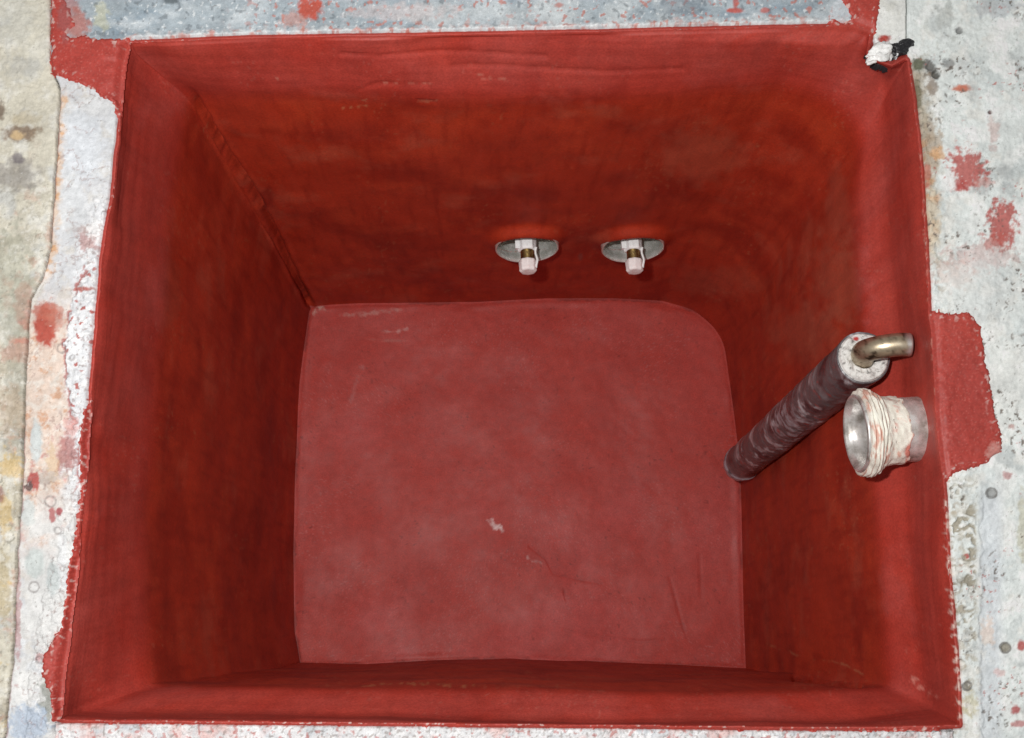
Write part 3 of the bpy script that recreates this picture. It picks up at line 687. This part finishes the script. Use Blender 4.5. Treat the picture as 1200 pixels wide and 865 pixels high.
# ------------------------------------------------------------------ the two capped outlets
M_galv = metal('galvanised_ring', (.86,.88,.85), (.50,.53,.48), .20, 120, .55)
M_plate = metal('dull_back_plate', (.26,.23,.15), (.08,.07,.055), .4, 150, .5)
M_tape = paint('white_tape', (.93,.94,.94), (.84,.84,.84), 300, .55, .4)
M_cap = paint('pinkish_cap', (.93,.89,.88), (.80,.58,.55), 160, .5, .2, lo=.5, hi=.75)
M_brass = metal('aged_brass', (.42,.31,.13), (.16,.11,.05), .32, 200)
outlets = []
def make_outlet(c, n):
    t = thing('water_outlet', '', 'water outlet', tuple(c), 'capped outlets in the far wall')
    def jit(s, th, r): return fbm(s*900, th*2, 1.3, 2, 7)*.0004, fbm(th*2.2, s*400, 1, 2, 9)*.0006
    # cup: outer lip, inner wall, stepped back plate
    prof = dense([(-.010, .0415), (.0088, .0390), (.0098, .0384), (.0096, .0376), (.006, .0370), (-.022, .0366)], .002)
    V, f, _, _ = lathe(prof, n, 96, jit); obj('ring_cup', make_mesh('ring_cup', V, f[:, ::-1]), M_galv, t)
    V, f, _, _ = lathe(dense([(-.0205, .0367), (-.0205, .033), (-.0185, .032), (-.0185, .028), (-.0205, .027), (-.0205, .020), (-.0175, .019), (-.0175, .0)], .002), n, 96, jit); obj('back_plate', make_mesh('back_plate', V, f[:, ::-1]), M_plate, t)
    V, f, _, _ = lathe(dense([(-.0185, .0), (-.0185, .0118), (.0120, .0118), (.0132, .0108), (.0132, .0)], .004), n, 72, lambda s, th, r: (0*s, fbm(th*3, s*300, 1, 3, 4)*.0007*(r > .002)), hexa=6)
    nut = obj('white_nut', make_mesh('white_nut', V, f[:, ::-1]), M_tape, t)
    x, y, a = frame(n)
    # thread with real turns
    sp = np.linspace(.012, .0275, 60); pr = [(s_, .0080+.00045*math.sin(s_*2*math.pi/.0018)) for s_ in sp]
    V, f, _, _ = lathe(pr, n, 56); obj('brass_nipple', make_mesh('brass_nipple', V, f[:, ::-1]), M_brass, t)
    V, f, _, _ = lathe(dense([(.0260, .0), (.0260, .0106), (.0275, .0113), (.0395, .0108), (.0412, .0092), (.0416, .0)], .003), n, 56, lambda s, th, r: (0*s, fbm(th*2.5, s*300, 1, 3, 14)*.0005*(r > .002)), hexa=8)
    obj('end_cap', make_mesh('end_cap', V, f[:, ::-1]), M_cap, t)
    # loose tail of tape between nut and cap
    sx = np.array([1.0, 0, 0]); up = np.array([0, 0, 1.0])
    pts = np.array([n*s_+sx*(.0108+.0009*math.sin(s_*300))+up*.004 for s_ in np.linspace(.009, .036, 14)])
    V, f = tube(pts, .0013, 10); obj('tape_tail', make_mesh('tape_tail', V, f), M_tape, t)
    w = .004
    b = [(-.0135, -.0135), (-.0085, -.0135)]
    V = np.array([n*s_-sx*xx+up*zz for s_ in (-.002, .0105) for xx in (.0095, .0145) for zz in (-.003, .005)])
    f = [(0,1,3,2), (4,6,7,5), (0,4,5,1), (2,3,7,6), (1,5,7,3), (0,2,6,4)]
    obj('tape_flap', make_mesh('tape_flap', V, f, smooth=False), M_tape, nut)
    return t
def copy_tree(o, parent=None):
    q = o.copy(); COL.objects.link(q)
    if parent: q.parent = parent
    for ch in list(o.children): copy_tree(ch, q)
    return q
(c0, n0, _), (c1, n1, _) = OUT
w0 = make_outlet(c0+n0*.003, n0)
w1 = copy_tree(w0); w1.location = c1+n1*.003
w0['label'] = 'white capped brass water outlet in a round steel cup, farther from the insulated pipe'
w1['label'] = 'white capped brass water outlet in a round steel cup, nearer to the insulated pipe'

# ------------------------------------------------------------------ insulated pipe by the right wall
B = unproj(np.array([868., 544.]), .10); T = unproj(np.array([1012., 419.]), .655)
pipe = thing('insulated_pipe', 'upright dark sleeved pipe with white foam core and bent metal tube beside the wall', 'pipe', tuple(B))
ax = T-B; Ln = np.linalg.norm(ax); ax = ax/Ln
def jit(s, th, r):
    x1, y1 = np.cos(th)*20, s*1000
    big = fbm(y1+th*9, x1*1.2, 42, 3, 41)*.0010
    sm = fbm(y1*1.0, np.cos(th)*22+np.sin(th)*17, 9, 4, 42, .6)*.0007
    return 0*s, big+sm
prof = dense([(.0, .012), (-.001, .0200), (.003, .0235), (.016, .0242), (.020, .0224), (.06, .0226), (Ln*.55, .0228), (Ln-.03, .0230), (Ln-.001, .0232), (Ln, .0224), (Ln-.002, .0200)], .0016)
V, f, s, th = lathe(prof, ax, 110, jit)
a1, b1 = s*1000, th*20
c = np.empty(s.shape+(3,)); c[:] = (.115, .103, .108)
c = mix(c, (.045, .030, .034), ss(0, .5, fbm(a1/2, np.cos(th)*20+np.sin(th)*13, 22, 4, 51)))
sm = ss(.06, .45, fbm(a1*1.0, np.cos(th-1)*20+np.sin(th)*24, 26, 5, 52, .55))*ss(-.7, .1, fbm(a1, np.cos(th)*15, 90, 2, 53))
c = mix(c, (.60, .59, .62), sm*.85)
band = ss(.2, .6, np.sin(a1/5+fbm(a1, b1, 20, 3, 54)*5))*np.exp(-((a1-Ln*580)/75)**2); c = mix(c, (.45, .42, .46), band*.6)
c = mix(c, (.36, .06, .05), ss(.46, .6, fbm(a1, np.cos(th+.5)*22+np.sin(th)*20, 11, 4, 55))*.7)
c = mix(c, (.50, .45, .50), (1-ss(12, 34, a1))*.9*ss(-.6, .1, fbm(a1, b1, 12, 3, 56)))
M_sleeve = tint_mat('dark_sleeve', .25, 900, (.24, .42), .7, .3, .0006, (250, .35, .001))
obj('insulation_sleeve', make_mesh('insulation_sleeve', V, f[:, ::-1], c.reshape(-1, 3)), M_sleeve, pipe)
def jf(s, th, r): return fbm(np.cos(th)*r*1000, np.sin(th)*r*1000, 6, 4, 61)*.0022, 0*s
prof = dense([(Ln-.012, .0216), (Ln-.001, .0219), (Ln+.0025, .0204), (Ln+.0030, .015), (Ln+.0010, .0104), (Ln-.010, .0090)], .0012)
V, f, s, th = lathe(prof, ax, 90, jf)
rr = np.broadcast_to(prof[:, 1][:, None], s.shape)*1000
c = np.empty(s.shape+(3,)); c[:] = (.74, .73, .70)
c = mix(c, (.36, .34, .32), ss(.05, .5, fbm(np.cos(th)*rr, np.sin(th)*rr, 5, 4, 62, .65))*.8)
c = mix(c, (.10, .09, .085), ss(.36, .5, fbm(np.cos(th)*rr+40, np.sin(th)*rr, 4, 3, 63, .65))*.8)
xw = V.reshape(s.shape+(3,))+B
fu = proj(xw); c = mix(c, (.45, .04, .035), 1-ss(.6, 1.1, np.hypot((fu[..., 0]-1003)/4.2, (fu[..., 1]-397)/2.8)))
M_foam = tint_mat('white_foam', .2, 900, (.7, .9), .3, .6, .001, (300, .6, .001))
obj('foam_core', make_mesh('foam_core', V, f[:, ::-1], c.reshape(-1, 3)), M_foam, pipe)
# bent tube: rises from the foam, swings over to the outside and is cut open
ctrl = [T-ax*.03, T-ax*.004, unproj(np.array([1012., 413.]), .664), unproj(np.array([1022., 409.]), .673), unproj(np.array([1036., 406.]), .679), unproj(np.array([1052., 404.]), .682), unproj(np.array([1067., 404.]), .683)]
ctrl = np.array(ctrl)
def spline(P, n):
    P = np.asarray(P); Q = np.vstack([2*P[0]-P[1], P, 2*P[-1]-P[-2]]); out = []
    for k in range(1, len(Q)-2):
        for t in np.linspace(0, 1, n, endpoint=False):
            a, b, c_, d_ = Q[k-1], Q[k], Q[k+1], Q[k+2]
            out.append(.5*((2*b)+(c_-a)*t+(2*a-5*b+4*c_-d_)*t*t+(3*b-a-3*c_+d_)*t**3))
    out.append(P[-1]); return np.array(out)
path = spline(ctrl, 10); 
e = path[-1]; tgt = path[-1]-path[-2]; tgt /= np.linalg.norm(tgt)
outer = path; inner = path[::-1][:14]
full = np.vstack([outer, inner]); 
rad = np.r_[np.full(len(outer)-1, .0090), .0088, .0078, np.full(len(inner)-1, .0076)]
# build outer and inner walls as two tubes joined at the cut
V1, f1 = tube(outer, np.r_[np.full(len(outer)-1, .0100), .0097], 44); V2, f2 = tube(path[-14:], .0086, 44)
n_ = 44; k1 = len(V1)-n_; k2 = len(V1)+len(V2)-n_
# nearest start vertex on the inner ring
sh = int(np.argmin(np.linalg.norm(V2[-n_:]-V1[-n_], axis=1)))
ring = np.array([(k1+i_, k1+(i_+1) % n_, k2+(i_+1+sh) % n_, k2+(i_+sh) % n_) for i_ in range(n_)])
Vt = np.vstack([V1, V2])-B; ft = np.vstack([f1, f2[:, ::-1]+len(V1), ring])
pu = proj(Vt+B); pn = fbm(Vt[:, 0]*1000, Vt[:, 1]*1000+Vt[:, 2]*700, 9, 4, 71, .6)
c = np.empty((len(Vt), 3)); c[:] = (.46, .38, .27)
c = mix(c, (.07, .045, .028), ss(.02, .45, pn)); c = mix(c, (.62, .55, .42), ss(.1, .5, -pn)*.6)
c = mix(c, (.72, .72, .70), ss(1060, 1067, pu[:, 0]+pn*6)*.9)
M_tube = tint_mat('tarnished_tube', .15, 700, (.25, .42), .5, .15, .0004); M_tube.node_tree.nodes['Principled BSDF'].inputs['Metallic'].default_value = .85
obj('metal_tube', make_mesh('metal_tube', Vt, ft, c), M_tube, pipe)
# hidden foot: the tube turns into the wall behind the sleeve
foot_p = spline(np.array([B+ax*.02, B-ax*.004, B-ax*.012+np.array([.008, 0, 0]), B-ax*.014+np.array([.05, 0, 0])]), 8)
V, f = tube(foot_p, .0085, 24); obj('wall_elbow', make_mesh('wall_elbow', V-B, f), M_brass, pipe)

# ------------------------------------------------------------------ wrapped steel pipe stub through the ledge
Cf_ = unproj(np.array([1004., 508.]), .671); Ce = unproj(np.array([1122., 499.]), .671)
stub = thing('pipe_stub', 'short open steel pipe stub wrapped in white sealing cord above the ledge', 'pipe stub', tuple(Cf_))
ax2 = Ce-Cf_; L2n = np.linalg.norm(ax2); ax2 /= L2n
ss_ = .001
M_steel = metal('bright_steel', (.82,.81,.79), (.26,.23,.20), .22, 70, .6)
prof = dense([(.060, .0255), (.012, .0265), (.003, .0285), (-.0015, .0315), (-.0005, .0330), (.004, .0330), (.016, .0290), (.03, .0275), (L2n, .0272)], .002)
V, f, s, th = lathe(prof, ax2, 96, lambda s, th, r: (0*s, fbm(th*2, s*200, 1, 2, 81)*.0004))
obj('steel_pipe', make_mesh('steel_pipe', V, f), M_steel, stub)
# cord: five irregular turns, then a skin of sealing paste
M_cord = tint_mat('white_cord', .15, 900, (.6, .8), .3, .4, .0008, (300, .4, .0008))
def cordcol(s, th, seed):
    c = np.empty(s.shape+(3,)); c[:] = (.82, .80, .71)
    c = mix(c, (.62, .58, .50), ss(.0, .5, fbm(th*9, s*900, 5, 4, seed))*.7)
    c = mix(c, (.60, .22, .14), ss(.22, .5, fbm(th*10+3, s*700, 6, 4, seed+1, .6))*.7)
    return c
prof = []
sp = np.linspace(.001, .0180, 120)
for s_ in sp:
    k = (s_-.001)/.0170; r = .0340+.0022*math.sin(math.pi*min(1, k*1.3))-.0030*ss(.55, 1, k)
    prof.append((s_, r+.0015*abs(math.sin(k*math.pi*5))**.7))
prof = [(.0005, .0318)]+prof+[(.0188, .0285)]
V, f, s, th = lathe(prof, ax2, 120, lambda s, th, r: (np.sin(th*1+.6)*.0009+fbm(th*1.6, s*90, 1, 3, 83)*.0012, fbm(th*3.2, s*220, 1, 4, 84)*.0017))
c = cordcol(s, th, 85); k = (s-.001)/.0170
c = mix(c, (.46, .13, .08), ss(.45, .05, np.abs(np.sin(k*math.pi*5)))*.8*ss(-.35, .1, fbm(th*4, s*100, 1, 3, 87)))
obj('sealing_cord', make_mesh('sealing_cord', V, f, c.reshape(-1, 3)), M_cord, stub)
prof = dense([(.0165, .0300), (.0178, .0312), (.022, .0293), (.030, .0288), (.0360, .0287), (.0370, .0272)], .0012)
V, f, s, th = lathe(prof, ax2, 120, lambda s, th, r: ((s > .024)*fbm(th*4, s*60, 1, 4, 88)*.0035, fbm(th*3, s*160, 1, 4, 89)*.0012))
c = cordcol(s, th, 90); c = mix(c, (.58, .12, .08), ss(.10, .4, fbm(th*8+1, s*500, 7, 4, 93, .6))*ss(.018, .026, s)*.85)
obj('sealing_paste', make_mesh('sealing_paste', V, f, c.reshape(-1, 3)), M_cord, stub)

# ------------------------------------------------------------------ light: a camera flash and dim room light
w = bpy.data.worlds.new("World"); scene.world = w; w.use_nodes = True
bg = w.node_tree.nodes['Background']; bg.inputs[0].default_value = (1.0, .99, .97, 1); bg.inputs[1].default_value = .34
ld = bpy.data.lights.new('flash', 'AREA'); ld.shape = 'RECTANGLE'; ld.size = .05; ld.size_y = .03; ld.energy = 13.2; ld.color = (1.0, .98, .96)
lo = bpy.data.objects.new('flash', ld); COL.objects.link(lo)
off_c = R @ np.array([-.135, .085, .02]); lo.location = CAM+off_c
lo.rotation_euler = cam.matrix_world.to_euler()

scene.view_settings.view_transform = 'Standard'; scene.view_settings.look = 'None'
scene.view_settings.exposure = 0; scene.view_settings.gamma = 1
